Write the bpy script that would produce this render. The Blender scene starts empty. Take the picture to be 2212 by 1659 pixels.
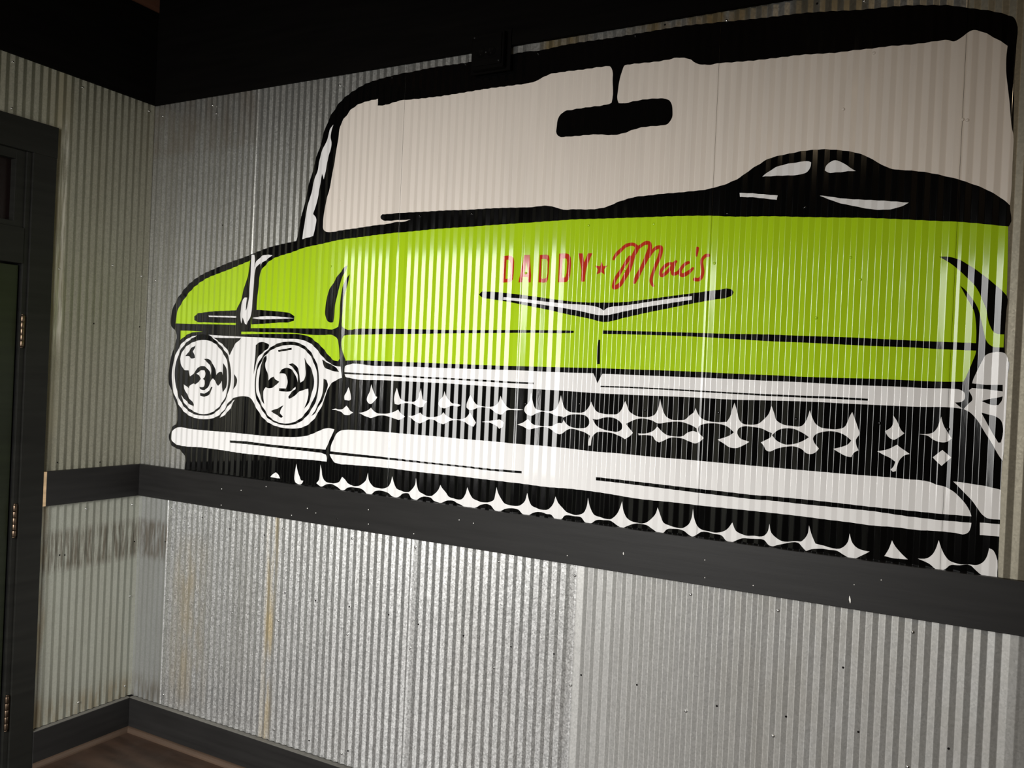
import bpy, bmesh, math, random, bisect
from mathutils import Vector, Matrix
random.seed(7)
S = bpy.context.scene
COL = S.collection
W, H = 2212, 1659

# ------------------------------------------------------------------ camera
CAM = Vector((3.12426568, -2.44625009, 1.6))
F_PX = 1800.2
YAW, PITCH, ROLL = 0.490976877, -0.0073002873, 0.0457519012
fw = Vector((-math.sin(YAW)*math.cos(PITCH), math.cos(YAW)*math.cos(PITCH), math.sin(PITCH)))
rt = fw.cross(Vector((0, 0, 1))).normalized()
up = rt.cross(fw)
R_ = rt*math.cos(ROLL) + up*math.sin(ROLL)
U_ = -rt*math.sin(ROLL) + up*math.cos(ROLL)
cd = bpy.data.cameras.new('camera'); cam = bpy.data.objects.new('camera', cd); COL.objects.link(cam)
cd.sensor_width = 36.0; cd.lens = F_PX/W*36.0; cd.clip_start = 0.05
cam.matrix_world = Matrix(((R_.x, U_.x, -fw.x, CAM.x), (R_.y, U_.y, -fw.y, CAM.y), (R_.z, U_.z, -fw.z, CAM.z), (0, 0, 0, 1)))
S.camera = cam

# ------------------------------------------------------------------ world, daylight, exposure
wd = bpy.data.worlds.new('world'); S.world = wd; wd.use_nodes = True
wd.node_tree.nodes['Background'].inputs[0].default_value = (1.0, 0.86, 0.68, 1)
wd.node_tree.nodes['Background'].inputs[1].default_value = 0.03
WX0, WX1, WZ0, WZ1, WY = 0.78, 2.52, 0.72, 2.62, -4.05      # the shop window behind the viewer
ld = bpy.data.lights.new('window_daylight', 'AREA'); ld.shape = 'RECTANGLE'
ld.size = WX1-WX0-0.04; ld.size_y = WZ1-WZ0-0.04; ld.energy = 100; ld.color = (1.0, 0.985, 0.96)
ld.spread = math.radians(118)
lo = bpy.data.objects.new('window_daylight', ld); COL.objects.link(lo)
TILT = 30.0                                                    # sky light falls inwards and down
lo.location = ((WX0+WX1)/2, WY+0.03+0.93*math.sin(math.radians(TILT)), (WZ0+WZ1)/2)
lo.rotation_euler = (math.radians(90-TILT), 0, math.radians(15))
wl = bpy.data.lights.new('ceiling_lamp', 'AREA'); wl.shape = 'DISK'; wl.size = 0.35; wl.energy = 16; wl.color = (1.0, 0.76, 0.48)
wo = bpy.data.objects.new('ceiling_lamp', wl); COL.objects.link(wo); wo.location = (3.9, -2.6, 3.2)
S.view_settings.view_transform = 'Standard'; S.view_settings.look = 'None'
S.view_settings.exposure = 0.0; S.view_settings.gamma = 1.0; S.view_settings.use_curve_mapping = False

# ------------------------------------------------------------------ helpers
def ray(px, py):
    return fw + R_*((px-W/2)/F_PX) - U_*((py-H/2)/F_PX)
def on_main(px, py, y=-0.003):
    d = ray(px, py); k = (y-CAM.y)/d.y; q = CAM + d*k; return q.x, q.z
def on_left(px, py, x=0.003):
    d = ray(px, py); k = (x-CAM.x)/d.x; q = CAM + d*k; return -q.y, q.z      # u, z

def link(name, me, mat=None, parent=None):
    o = bpy.data.objects.new(name, me); COL.objects.link(o)
    if mat is not None and me is not None:
        me.materials.clear(); me.materials.append(mat)
    if parent is not None: o.parent = parent
    return o
def obj(name, bm, mat, parent=None):
    me = bpy.data.meshes.new(name); bm.to_mesh(me); bm.free()
    return link(name, me, mat, parent)
def tag(o, label=None, cat=None, group=None, kind=None):
    if label: o['label'] = label
    if cat: o['category'] = cat
    if group: o['group'] = group
    if kind: o['kind'] = kind
    return o
def box(bm, x0, x1, y0, y1, z0, z1, bev=0.0):
    vs = [bm.verts.new(c) for c in ((x0,y0,z0),(x1,y0,z0),(x1,y1,z0),(x0,y1,z0),(x0,y0,z1),(x1,y0,z1),(x1,y1,z1),(x0,y1,z1))]
    fs = [bm.faces.new([vs[i] for i in q]) for q in ((0,3,2,1),(4,5,6,7),(0,1,5,4),(1,2,6,5),(2,3,7,6),(3,0,4,7))]
    if bev:
        es = list({e for f in fs for e in f.edges})
        bmesh.ops.bevel(bm, geom=es, offset=bev, segments=2, affect='EDGES', profile=0.5)
def boxo(name, mat, parent, *a, bev=0.0):
    bm = bmesh.new(); box(bm, *a, bev=bev); return obj(name, bm, mat, parent)
def lathe(bm, prof, n, M):
    rings = []
    for r, h in prof:
        if r < 1e-6: rings.append([bm.verts.new(M @ Vector((0, 0, h)))])
        else: rings.append([bm.verts.new(M @ Vector((r*math.cos(2*math.pi*i/n), r*math.sin(2*math.pi*i/n), h))) for i in range(n)])
    for a, b in zip(rings, rings[1:]):
        for i in range(n):
            j = (i+1) % n
            q = [a[i % len(a)], a[j % len(a)], b[j % len(b)], b[i % len(b)]]
            u = []
            for v in q:
                if v not in u: u.append(v)
            if len(u) > 2:
                f = bm.faces.new(u); f.smooth = True

# ------------------------------------------------------------------ materials
def mat(name):
    m = bpy.data.materials.new(name); m.use_nodes = True
    nt = m.node_tree; return m, nt, nt.nodes['Principled BSDF']
def N(nt, t, **kw):
    n = nt.nodes.new(t)
    for k, v in kw.items():
        if k.startswith('i_'):
            kk = k[2:]; n.inputs[int(kk) if kk.isdigit() else kk].default_value = v
        else: setattr(n, k, v)
    return n
def coords(nt, scale):
    tc = N(nt, 'ShaderNodeTexCoord'); mp = N(nt, 'ShaderNodeMapping'); mp.inputs['Scale'].default_value = scale
    nt.links.new(tc.outputs['Object'], mp.inputs['Vector']); return mp.outputs[0]
def ramp(nt, src, lo, hi, a=0.0, b=1.0):
    n = N(nt, 'ShaderNodeMapRange'); n.clamp = True
    n.inputs[1].default_value = lo; n.inputs[2].default_value = hi; n.inputs[3].default_value = a; n.inputs[4].default_value = b
    nt.links.new(src, n.inputs[0]); return n.outputs[0]
def mth(nt, op, a, b=None):
    n = N(nt, 'ShaderNodeMath', operation=op)
    for i, v in enumerate((a, b)):
        if v is None: continue
        if hasattr(v, 'links'): nt.links.new(v, n.inputs[i])
        else: n.inputs[i].default_value = v
    return n.outputs[0]
def mixc(nt, fac, a, b, mode='MIX'):
    n = N(nt, 'ShaderNodeMix', data_type='RGBA', blend_type=mode)
    for i, v in ((0, fac), (6, a), (7, b)):
        if hasattr(v, 'links'): nt.links.new(v, n.inputs[i])
        elif i == 0: n.inputs[0].default_value = v
        else: n.inputs[i].default_value = (*v, 1)
    return n.outputs[2]
def noise(nt, scale, detail=3, vec=None, s=1.0):
    n = N(nt, 'ShaderNodeTexNoise'); n.inputs['Scale'].default_value = s; n.inputs['Detail'].default_value = detail
    nt.links.new(coords(nt, scale), n.inputs['Vector']); return n.outputs[0]
def bump(nt, bs, h, strength, dist):
    b = N(nt, 'ShaderNodeBump'); b.inputs['Strength'].default_value = strength; b.inputs['Distance'].default_value = dist
    nt.links.new(h, b.inputs['Height']); nt.links.new(b.outputs[0], bs.inputs['Normal'])

def paint(name, col, rough, var=0.08, streak=0.0, spec=0.5):
    m, nt, bs = mat(name)
    nz = noise(nt, (9, 9, 1.2), 4)
    c = mixc(nt, ramp(nt, nz, 0.3, 0.75), tuple(x*(1-var) for x in col), col)
    if streak:
        st = noise(nt, (26, 26, 1.6), 5)
        c = mixc(nt, ramp(nt, st, 0.52, 0.80, 0, streak), c, tuple(x*0.72 for x in col))
    nt.links.new(c, bs.inputs['Base Color'])
    rr = noise(nt, (30, 30, 6), 3)
    nt.links.new(ramp(nt, rr, 0.3, 0.75, rough*0.75, rough*1.35), bs.inputs['Roughness'])
    bs.inputs['Specular IOR Level'].default_value = spec
    bump(nt, bs, noise(nt, (60, 60, 14), 3), 0.05, 0.002)
    return m
M_black = paint('black_gloss_paint', (0.0025, 0.0025, 0.0025), 0.08, 0.2)
M_white = paint('white_gloss_paint', (0.80, 0.79, 0.78), 0.10, 0.05, 0.10)
M_glassw = paint('warm_white_paint', (0.73, 0.66, 0.585), 0.36, 0.05, 0.35, 0.35)
M_green = paint('lime_gloss_paint', (0.415, 0.635, 0.012), 0.10, 0.06)
M_red = paint('red_gloss_paint', (0.50, 0.034, 0.012), 0.10, 0.08)
def darkpaint(name, col, rough, spec=0.4):
    m, nt, bs = mat(name)
    g = noise(nt, (3, 3, 40), 5)
    nt.links.new(mixc(nt, ramp(nt, g, 0.3, 0.7), tuple(x*0.75 for x in col), tuple(x*1.2 for x in col)), bs.inputs['Base Color'])
    bs.inputs['Roughness'].default_value = rough; bs.inputs['Specular IOR Level'].default_value = spec
    bump(nt, bs, g, 0.12, 0.003)
    return m
M_rail = darkpaint('charcoal_satin_paint', (0.0125, 0.012, 0.0117), 0.5, 0.28)
M_beam = darkpaint('black_beam_paint', (0.0030, 0.0026, 0.0023), 0.8, 0.03)
M_case = darkpaint('charcoal_casing_paint', (0.010, 0.010, 0.0085), 0.55, 0.2)
M_door = darkpaint('dark_green_door_paint', (0.010, 0.013, 0.006), 0.4, 0.25)
M_gap = darkpaint('dark_gap', (0.004, 0.004, 0.004), 0.8, 0.1)
M_wood = darkpaint('raw_pine', (0.60, 0.42, 0.25), 0.7)
M_shoe = darkpaint('brown_stained_wood', (0.060, 0.038, 0.025), 0.55)
M_ceil = darkpaint('dark_brown_ceiling', (0.10, 0.040, 0.020), 0.7)
M_room = darkpaint('dark_room_paint', (0.045, 0.038, 0.032), 0.7)
M_chip = darkpaint('bare_white_chip', (0.75, 0.74, 0.70), 0.6)
M_dust = darkpaint('dusty_ledge', (0.13, 0.125, 0.11), 0.8)
M_hole = darkpaint('dark_hole', (0.006, 0.005, 0.005), 0.9, 0.1)
def metalpart(name, col, rough):
    m, nt, bs = mat(name)
    nt.links.new(mixc(nt, noise(nt, (80, 80, 80), 3), tuple(x*0.6 for x in col), col), bs.inputs['Base Color'])
    bs.inputs['Metallic'].default_value = 1.0; bs.inputs['Roughness'].default_value = rough
    return m
M_screw = metalpart('zinc_screw', (0.75, 0.75, 0.74), 0.25)
M_hinge = metalpart('aged_brass_hinge', (0.19, 0.135, 0.095), 0.36)
m, nt, bs = mat('dark_transom_glass'); bs.inputs['Base Color'].default_value = (0.020, 0.010, 0.010, 1)
bs.inputs['Roughness'].default_value = 0.25; bs.inputs['Specular IOR Level'].default_value = 0.15
nt.links.new(mixc(nt, noise(nt, (3, 3, 3), 2), (0.006, 0.004, 0.004), (0.008, 0.0045, 0.004)), bs.inputs['Base Color'])
M_pane = m

def galv(name, col, sp, rough, metallic=0.8, stains=(), grime=0.35):
    """Galvanised sheet: zinc spangle, grime streaks, named stains in wall coordinates."""
    m, nt, bs = mat(name)
    tc = N(nt, 'ShaderNodeTexCoord'); sep = N(nt, 'ShaderNodeSeparateXYZ'); nt.links.new(tc.outputs['Object'], sep.inputs[0])
    v = N(nt, 'ShaderNodeTexVoronoi'); v.inputs['Scale'].default_value = 1.0
    nt.links.new(coords(nt, (230, 230, 190)), v.inputs['Vector'])
    sx = N(nt, 'ShaderNodeSeparateColor'); nt.links.new(v.outputs['Color'], sx.inputs[0])
    c = mixc(nt, ramp(nt, sx.outputs[0], 0.0, 1.0), tuple(x*(1-sp) for x in col), tuple(min(1, x*(1+sp)) for x in col))
    g = noise(nt, (5, 5, 0.9), 5)
    c = mixc(nt, ramp(nt, g, 0.45, 0.8, 0, grime), c, (col[0]*0.62, col[1]*0.56, col[2]*0.46))
    g2 = noise(nt, (40, 40, 12), 4)
    c = mixc(nt, ramp(nt, g2, 0.60, 0.85, 0, 0.4), c, tuple(x*0.6 for x in col))
    ax = {'x': sep.outputs[0], 'y': sep.outputs[1], 'z': sep.outputs[2]}
    for (a, c0, hw, soft, z0, z1, zs, sc, amt, nsc) in stains:
        d = mth(nt, 'ABSOLUTE', mth(nt, 'SUBTRACT', ax[a], c0))
        k1 = ramp(nt, d, hw, hw+soft, 1, 0)
        k2 = ramp(nt, ax['z'], z0-zs, z0, 0, 1)
        k3 = ramp(nt, ax['z'], z1, z1+zs, 1, 0)
        nz = ramp(nt, noise(nt, nsc, 4), 0.38, 0.62)
        k = mth(nt, 'MULTIPLY', mth(nt, 'MULTIPLY', mth(nt, 'MULTIPLY', k1, k2), mth(nt, 'MULTIPLY', k3, nz)), amt)
        c = mixc(nt, k, c, sc)
    nt.links.new(c, bs.inputs['Base Color'])
    bs.inputs['Metallic'].default_value = metallic
    nt.links.new(ramp(nt, sx.outputs[1], 0, 1, rough*(1-sp*0.6), rough*(1+sp*0.6)), bs.inputs['Roughness'])
    b = N(nt, 'ShaderNodeBump'); b.inputs['Strength'].default_value = 0.12*sp/0.2; b.inputs['Distance'].default_value = 0.0008
    nt.links.new(sx.outputs[2], b.inputs['Height']); nt.links.new(b.outputs[0], bs.inputs['Normal'])
    return m
TAN = (0.36, 0.29, 0.17)
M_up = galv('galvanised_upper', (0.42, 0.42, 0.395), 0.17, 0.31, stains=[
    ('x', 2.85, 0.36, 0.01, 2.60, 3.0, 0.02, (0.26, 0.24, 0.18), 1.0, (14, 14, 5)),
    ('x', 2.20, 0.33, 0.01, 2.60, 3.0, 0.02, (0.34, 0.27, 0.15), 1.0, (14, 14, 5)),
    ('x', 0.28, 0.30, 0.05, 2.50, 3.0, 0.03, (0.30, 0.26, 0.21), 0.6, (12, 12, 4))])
M_up_r = galv('galvanised_upper_dull', (0.27, 0.25, 0.195), 0.10, 0.5, 0.55)
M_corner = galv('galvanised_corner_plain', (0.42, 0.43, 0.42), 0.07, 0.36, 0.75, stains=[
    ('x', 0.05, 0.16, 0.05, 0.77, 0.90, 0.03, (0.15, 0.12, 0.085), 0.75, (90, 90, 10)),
    ('x', 0.1, 0.2, 0.05, 0.1, 0.2, 0.06, (0.2, 0.17, 0.12), 0.6, (60, 60, 8))])
M_lowl = galv('galvanised_lower_spangled', (0.56, 0.565, 0.56), 0.30, 0.36, grime=0.2, stains=[
    ('x', 0.792, 0.016, 0.02, 0.10, 1.2, 0.1, (0.62, 0.50, 0.28), 0.85, (30, 30, 3)),
    ('x', 0.34, 0.03, 0.10, 0.25, 0.75, 0.15, (0.55, 0.46, 0.30), 0.6, (14, 14, 4)),
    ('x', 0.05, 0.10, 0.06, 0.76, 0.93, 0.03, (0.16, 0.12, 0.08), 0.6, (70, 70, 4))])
M_lowr = galv('galvanised_lower_plain', (0.48, 0.48, 0.465), 0.11, 0.40, 0.62, grime=0.12, stains=[
    ('x', 3.0, 0.35, 0.2, 0.1, 1.0, 0.1, (0.40, 0.38, 0.33), 0.25, (14, 14, 6))])
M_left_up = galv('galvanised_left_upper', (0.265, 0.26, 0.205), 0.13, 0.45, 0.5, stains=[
    ('y', -0.415, 0.012, 0.02, 1.70, 2.45, 0.1, (0.72, 0.70, 0.62), 0.8, (120, 120, 7)),
    ('y', -0.44, 0.02, 0.06, 1.0, 2.8, 0.1, (0.30, 0.27, 0.18), 0.7, (20, 20, 4))])
M_left_lo = galv('galvanised_left_lower', (0.37, 0.38, 0.33), 0.07, 0.45, 0.5, stains=[
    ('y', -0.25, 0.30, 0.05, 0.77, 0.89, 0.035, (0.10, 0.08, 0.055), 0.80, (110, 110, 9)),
    ('y', -0.45, 0.015, 0.035, 0.1, 1.0, 0.1, (0.26, 0.19, 0.09), 0.8, (25, 25, 6)),
    ('y', -0.2, 0.3, 0.05, 0.1, 0.20, 0.06, (0.24, 0.19, 0.11), 0.6, (60, 60, 8))])
m, nt, bs = mat('dark_stained_floor')
g = noise(nt, (2.2, 14, 1), 5)
nt.links.new(mixc(nt, ramp(nt, g, 0.3, 0.75), (0.020, 0.012, 0.008), (0.060, 0.034, 0.022)), bs.inputs['Base Color'])
nt.links.new(ramp(nt, noise(nt, (8, 8, 1), 4), 0.3, 0.7, 0.32, 0.6), bs.inputs['Roughness'])
bump(nt, bs, g, 0.15, 0.003); M_floor = m

# ------------------------------------------------------------------ corrugated profile
PITCHW, ALPHA = 0.03175, math.tan(math.radians(16.5))
def profile(a, b, seams, phase, jit=0.00028, amp=1.0, wb=0.0018):
    """Rounded zigzag; list of segments (x0,h0,s0,x1,h1,s1) for the sheet metal between a and b."""
    rnd = random.Random(int(phase*1e5)+11)
    hp = PITCHW/2; A = ALPHA*hp*amp
    nodes = []; i = 0; x = a - phase*PITCHW - PITCHW
    while x < b + PITCHW:
        nodes.append((x, (A if i % 2 else 0.0) + rnd.uniform(-jit, jit))); x += hp; i += 1
    for (sx, slope) in seams:                                   # lapped edge: one steeper flank at the joint
        nodes = [n for n in nodes if not (sx-0.009 < n[0] < sx+0.013)]
        nodes += [(sx-0.0035, A+0.0004), (sx+0.0040, A+0.0004-0.0075*slope)]
        nodes.sort()
    segs = []; n = len(nodes)
    sl = [(nodes[k+1][1]-nodes[k][1])/(nodes[k+1][0]-nodes[k][0]) for k in range(n-1)]
    px_, ph = nodes[0][0], nodes[0][1]
    for k in range(1, n-1):
        xk, hk = nodes[k]; s1, s2 = sl[k-1], sl[k]
        w = min(wb, 0.42*(xk-nodes[k-1][0]), 0.42*(nodes[k+1][0]-xk))
        segs.append((px_, ph, s1, xk-w, hk-s1*w, s1))
        lx, lh, ls = xk-w, hk-s1*w, s1
        for q in range(1, 5):
            t = q/4*2*w; h = hk-s1*w + s1*t + (s2-s1)*t*t/(4*w); s = s1+(s2-s1)*t/(2*w)
            segs.append((lx, lh, ls, xk-w+t, h, s)); lx, lh, ls = xk-w+t, h, s
        px_, ph = lx, lh
    return [s for s in segs if s[3] > a-0.02 and s[0] < b+0.02]
def seg_at(segs, starts, x):
    return segs[max(0, bisect.bisect_right(starts, x)-1)]
def strip_mesh(name, quads, mp, nm):
    """quads: (seg, xa, za0, za1, xb, zb0, zb1, off); custom normals follow the profile exactly."""
    vs, ns, fs = [], [], []
    for (sg, xa, za0, za1, xb, zb0, zb1, off) in quads:
        x0, h0, s0, x1, h1, s1 = sg
        d = max(1e-9, x1-x0); ta, tb = (xa-x0)/d, (xb-x0)/d
        ha, hb = h0+(h1-h0)*ta+off, h0+(h1-h0)*tb+off
        sa, sb = s0+(s1-s0)*ta, s0+(s1-s0)*tb
        i = len(vs)
        vs += [mp(xa, ha, za0), mp(xb, hb, zb0), mp(xb, hb, zb1), mp(xa, ha, za1)]
        na, nb = nm(sa), nm(sb); ns += [na, nb, nb, na]
        fs.append((i, i+1, i+2, i+3) if mp is mp_main else (i+3, i+2, i+1, i))
    me = bpy.data.meshes.new(name); me.from_pydata(vs, [], fs)
    me.polygons.foreach_set('use_smooth', [True]*len(fs)); me.update()
    me.normals_split_custom_set_from_vertices(ns)
    return me
mp_main = lambda u, h, z: (u, -h-0.001, z)
nm_main = lambda s: Vector((-s, -1, 0)).normalized()
mp_left = lambda u, h, z: (h+0.001, -u, z)
nm_left = lambda s: Vector((1, s, 0)).normalized()
def sheet(name, segs, a, b, z0, z1, mp, nm, material, parent, flip=False):
    qs = []; g0 = 0.00035 if a in GAPS and mp is mp_main else 0; g1 = 0.00035 if b in GAPS and mp is mp_main else 0
    for sg in segs:
        xa, xb = max(a+g0, sg[0]), min(b-g1, sg[3])
        if xb-xa < 1e-6: continue
        qs.append((sg, xa, z0, z1, xb, z0, z1, 0.0))
    me = strip_mesh(name, qs, mp, nm)
    return link(name, me, material, parent)

# ------------------------------------------------------------------ room shell
ZR0, ZR1, ZB0, ZB1, ZBB = 1.0177, 1.1537, 2.7057, 3.10, 0.1411
XR, YF, ZC = 4.6, -4.2, 3.45
o = boxo('floor', M_floor, None, -0.2, XR+0.1, YF-0.1, 0.1, -0.05, 0.0); tag(o, 'dark brown stained wood floor', 'floor', kind='structure')
o = boxo('ceiling', M_ceil, None, -0.2, XR+0.1, YF-0.1, 0.1, ZC, ZC+0.05); tag(o, 'dark brown ceiling above the black beams', 'ceiling', kind='structure')
wall_back = boxo('wall_back', M_gap, None, -0.12, XR+0.1, 0.0, 0.1, 0.0, ZC)
tag(wall_back, 'long wall of corrugated galvanised sheets behind the car mural', 'wall', kind='structure')
bm = bmesh.new()
for a in ((-0.12, 0, -0.56, 0.0, 0, ZC), (-0.12, 0, YF, -1.47, 0, ZC), (-0.12, 0, -1.47, -0.56, 2.37, ZC)): box(bm, *a)
wall_left = obj('wall_left', bm, M_gap); tag(wall_left, 'left wall of dull corrugated sheets beside the dark door', 'wall', kind='structure')
o = boxo('wall_right', M_room, None, XR, XR+0.1, YF, 0.0, 0, ZC); tag(o, 'dark painted wall at the right end of the room', 'wall', kind='structure')
bm = bmesh.new()
for a in ((-0.12, WX0, 0, ZC), (WX1, XR+0.1, 0, ZC), (WX0, WX1, 0, WZ0), (WX0, WX1, WZ1, ZC)): box(bm, a[0], a[1], YF-0.02, WY-0.02, a[2], a[3])
o = obj('wall_front', bm, M_room); tag(o, 'dark painted wall behind the viewer around the shop window', 'wall', kind='structure')
win = bpy.data.objects.new('window_1', None); COL.objects.link(win); win.location = ((WX0+WX1)/2, WY, WZ0)
tag(win, 'large shop window behind the viewer letting in daylight', 'window', kind='structure')
for a in ((WX0-0.06, WX0, WZ0-0.06, WZ1+0.06), (WX1, WX1+0.06, WZ0-0.06, WZ1+0.06), (WX0, WX1, WZ0-0.06, WZ0), (WX0, WX1, WZ1, WZ1+0.06)):
    f = boxo('window_frame', M_case, None, a[0], a[1], WY-0.02, WY+0.02, a[2], a[3]); f.parent = win; f.matrix_parent_inverse = Matrix.Translation(win.location).inverted()

SEAM_U = [0.612, 1.330, 1.838, 2.462, 2.962, 3.104]
PU = profile(0.0, XR, [(0.612, 0.42), (1.330, 0.45), (1.838, 0.36), (2.462, 0.30), (3.104, 0.32)], 0.3)
PU_START = [s[0] for s in PU]
PL = profile(0.0, XR, [(0.191, 0.5), (0.792, 0.3), (1.451, 0.34), (2.084, 0.30), (2.664, 0.3), (3.29, 0.3)], 0.62)
PLU = profile(0.0, 4.2, [], 0.1, amp=1.35); PLL = profile(0.0, 4.2, [], 0.45, amp=1.3)
GAPS = (1.3300, 2.4620, 3.1040)                                 # open lapped joints, about a millimetre
sheets_main, sheets_left = [], []
ed = [0.0, 0.612, 1.330, 1.838, 2.462, 3.104, 3.75, XR]
for a, b in zip(ed, ed[1:]):
    s = sheet('corrugated_sheet', PU, a, b, ZR0+0.02, ZB0+0.02, mp_main, nm_main, M_up if b < 3.2 else M_up_r, wall_back); sheets_main.append((a, b, 1.08, 3, s))
ed = [0.0, 0.191, 0.792, 1.451, 2.084, 2.664, 3.29, 3.95, XR]
for a, b in zip(ed, ed[1:]):
    s = sheet('corrugated_sheet', PL, a, b, ZBB+0.004, ZR0+0.02, mp_main, nm_main, M_corner if b < 0.2 else M_lowl if b < 2.2 else M_lowr, wall_back); sheets_main.append((a, b, 0, 1.08, s))
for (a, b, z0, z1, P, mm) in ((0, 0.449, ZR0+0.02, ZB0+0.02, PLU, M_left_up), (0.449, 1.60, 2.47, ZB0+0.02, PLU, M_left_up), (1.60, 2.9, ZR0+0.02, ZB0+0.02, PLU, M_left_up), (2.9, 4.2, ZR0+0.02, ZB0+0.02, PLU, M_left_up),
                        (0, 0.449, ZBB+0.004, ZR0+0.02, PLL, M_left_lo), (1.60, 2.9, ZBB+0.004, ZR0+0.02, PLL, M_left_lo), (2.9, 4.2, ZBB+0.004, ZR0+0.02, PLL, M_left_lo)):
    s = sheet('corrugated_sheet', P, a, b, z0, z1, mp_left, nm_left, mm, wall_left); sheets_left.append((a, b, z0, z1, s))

# ------------------------------------------------------------------ trims
T = 0.021
def board(name, mat_, a, label, cat, bev=0.0015):
    o = boxo(name, mat_, None, *a, bev=bev); tag(o, label, cat, kind='structure'); return o
rail_b = board('trim_1', M_rail, (0.0, XR, -T, -0.0045, ZR0, ZR1), 'charcoal chair rail board running along the long mural wall', 'trim')
rail_l = board('trim_2', M_rail, (0.0045, T, -0.436, -T, ZR0, ZR1), 'short charcoal chair rail board from door casing to corner', 'trim')
boxo('bare_wood_end', M_wood, rail_l, 0.0045, T-0.001, -0.4487, -0.4362, ZR0+0.001, ZR1-0.001)
board('trim_3', M_beam, (0.0, XR, -T, -0.0045, ZB0, ZB1), 'black beam board along the top of the mural wall', 'beam')
board('trim_4', M_beam, (0.0045, T, -4.1, -T, ZB0, ZB1), 'black beam board along the top of the left wall', 'beam')
bb = board('baseboard_back', M_rail, (0.0, XR, -T-0.004, -0.0045, 0, ZBB), 'charcoal baseboard along the foot of the mural wall', 'baseboard')
boxo('dusty_top', M_dust, bb, 0.02, XR, -T-0.0025, 0.0, ZBB-0.001, ZBB+0.0012)
bl = board('baseboard_left', M_rail, (0.0045, T+0.004, -0.449, -T-0.004, 0, ZBB), 'short charcoal baseboard between door casing and corner', 'baseboard')
boxo('dusty_top', M_dust, bl, 0.0, T+0.0025, -0.447, -0.02, ZBB-0.001, ZBB+0.0012)
def shoe(name, along_x, a, b, label):
    bm = bmesh.new(); pr = [(0, 0), (0.017, 0), (0.0165, 0.006), (0.014, 0.012), (0.009, 0.017), (0.004, 0.019), (0, 0.0195)]
    rows = []
    for t in (a, b):
        rows.append([bm.verts.new((t, -T-0.004-d, z) if along_x else (T+0.004+d, t, z)) for d, z in pr])
    n = len(pr)
    for i in range(n): bm.faces.new((rows[0][i], rows[0][(i+1) % n], rows[1][(i+1) % n], rows[1][i]))
    bm.faces.new(rows[0]); bm.faces.new(rows[1][::-1])
    bmesh.ops.recalc_face_normals(bm, faces=bm.faces)
    o = obj(name, bm, M_shoe); tag(o, label, 'trim', kind='structure')
shoe('trim_5', True, T+0.004, XR, 'brown quarter round moulding along the mural wall baseboard')
shoe('trim_6', False, -0.449, -T-0.004, 'brown quarter round moulding along the short left baseboard')
board('trim_7', M_ceil, (0.0, 0.012, -4.1, -0.0, ZB1, ZC), 'reddish brown board above the left black beam', 'trim')
board('trim_8', M_beam, (0.012, XR, -0.012, -0.0, ZB1, ZC), 'black board above the beam of the mural wall', 'trim')

# paint chips and nail specks on the long rail
def flake(px, py, wpx, hpx, tilt=0.0, name='paint_chip'):
    x, z = on_main(px, py, -T); k = 0.00138*(x*0+1)*(Vector((x, -T, z))-CAM).dot(fw)/2.49
    bm = bmesh.new(); w, h = wpx*k/2, hpx*k/2
    pts = [(0, -1), (0.8, -0.55), (1, 0.1), (0.5, 0.75), (0, 1), (-0.6, 0.5), (-1, -0.1), (-0.5, -0.75)]
    c, s = math.cos(tilt), math.sin(tilt)
    fr = [bm.verts.new((x+(a*w*c-b*h*s), -T-0.0009, z+(a*w*s+b*h*c))) for a, b in pts]
    bk = [bm.verts.new((v.co.x, -T+0.0002, v.co.z)) for v in fr]
    bm.faces.new(fr); n = len(fr)
    for i in range(n): bm.faces.new((fr[i], bk[i], bk[(i+1) % n], fr[(i+1) % n]))
    bmesh.ops.recalc_face_normals(bm, faces=bm.faces)
    return obj(name, bm, M_chip, rail_b)
flake(1835.7, 1295, 3.6, 17, 0.15); flake(1346.7, 1195.5, 2.2, 7, 0.1)
for px, py in ((1225.5, 1200), (728, 1121), (796, 1132), (796, 1101), (894, 1153), (992, 1123), (1023, 1130), (664, 1098), (630, 1113), (682.5, 1108), (728, 1121), (479, 1056), (478, 1091), (575, 1051), (521, 1059), (1522.5, 1247.7), (1522.5, 1209.5), (1627, 1264.5), (1903.5, 1252.7), (1845, 1263)):
    flake(px, py, 2.2, 2.4)

# ------------------------------------------------------------------ screws and nail holes in the sheets
def dome_mesh(name, r, h):
    bm = bmesh.new(); lathe(bm, [(r, -0.001), (r, h*0.35), (r*0.8, h*0.75), (r*0.42, h*0.97), (0, h)], 12, Matrix.Identity(4))
    me = bpy.data.meshes.new(name); bm.to_mesh(me); bm.free(); return me
SC = {}
for key, mm in (('m', M_screw), ('k', M_black), ('w', M_glassw), ('g', M_green), ('h', M_hole)):
    SC[key] = dome_mesh('screw_'+key if key != 'h' else 'hole', 0.0043 if key != 'h' else 0.0030, 0.0030 if key != 'h' else 0.0008); SC[key].materials.append(mm)
RX = Matrix.Rotation(math.radians(90), 4, 'X'); RY = Matrix.Rotation(math.radians(90), 4, 'Y')
def prof_h(P, x):
    for s in P:
        if s[0] <= x <= s[3]: return s[1]+(s[4]-s[1])*(x-s[0])/max(1e-9, s[3]-s[0])
    return 0.003
def fix_main(px, py, key):
    x, z = on_main(px, py)
    for a, b, z0, z1, s in sheets_main:
        if a <= x < b and z0 <= z < z1:
            h = prof_h(PU if z > 1.08 else PL, x)
            o = bpy.data.objects.new('screw' if key != 'h' else 'nail_hole', SC[key]); COL.objects.link(o); o.parent = s
            o.matrix_local = Matrix.Translation((x, -h-0.0016, z)) @ RX; return
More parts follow.
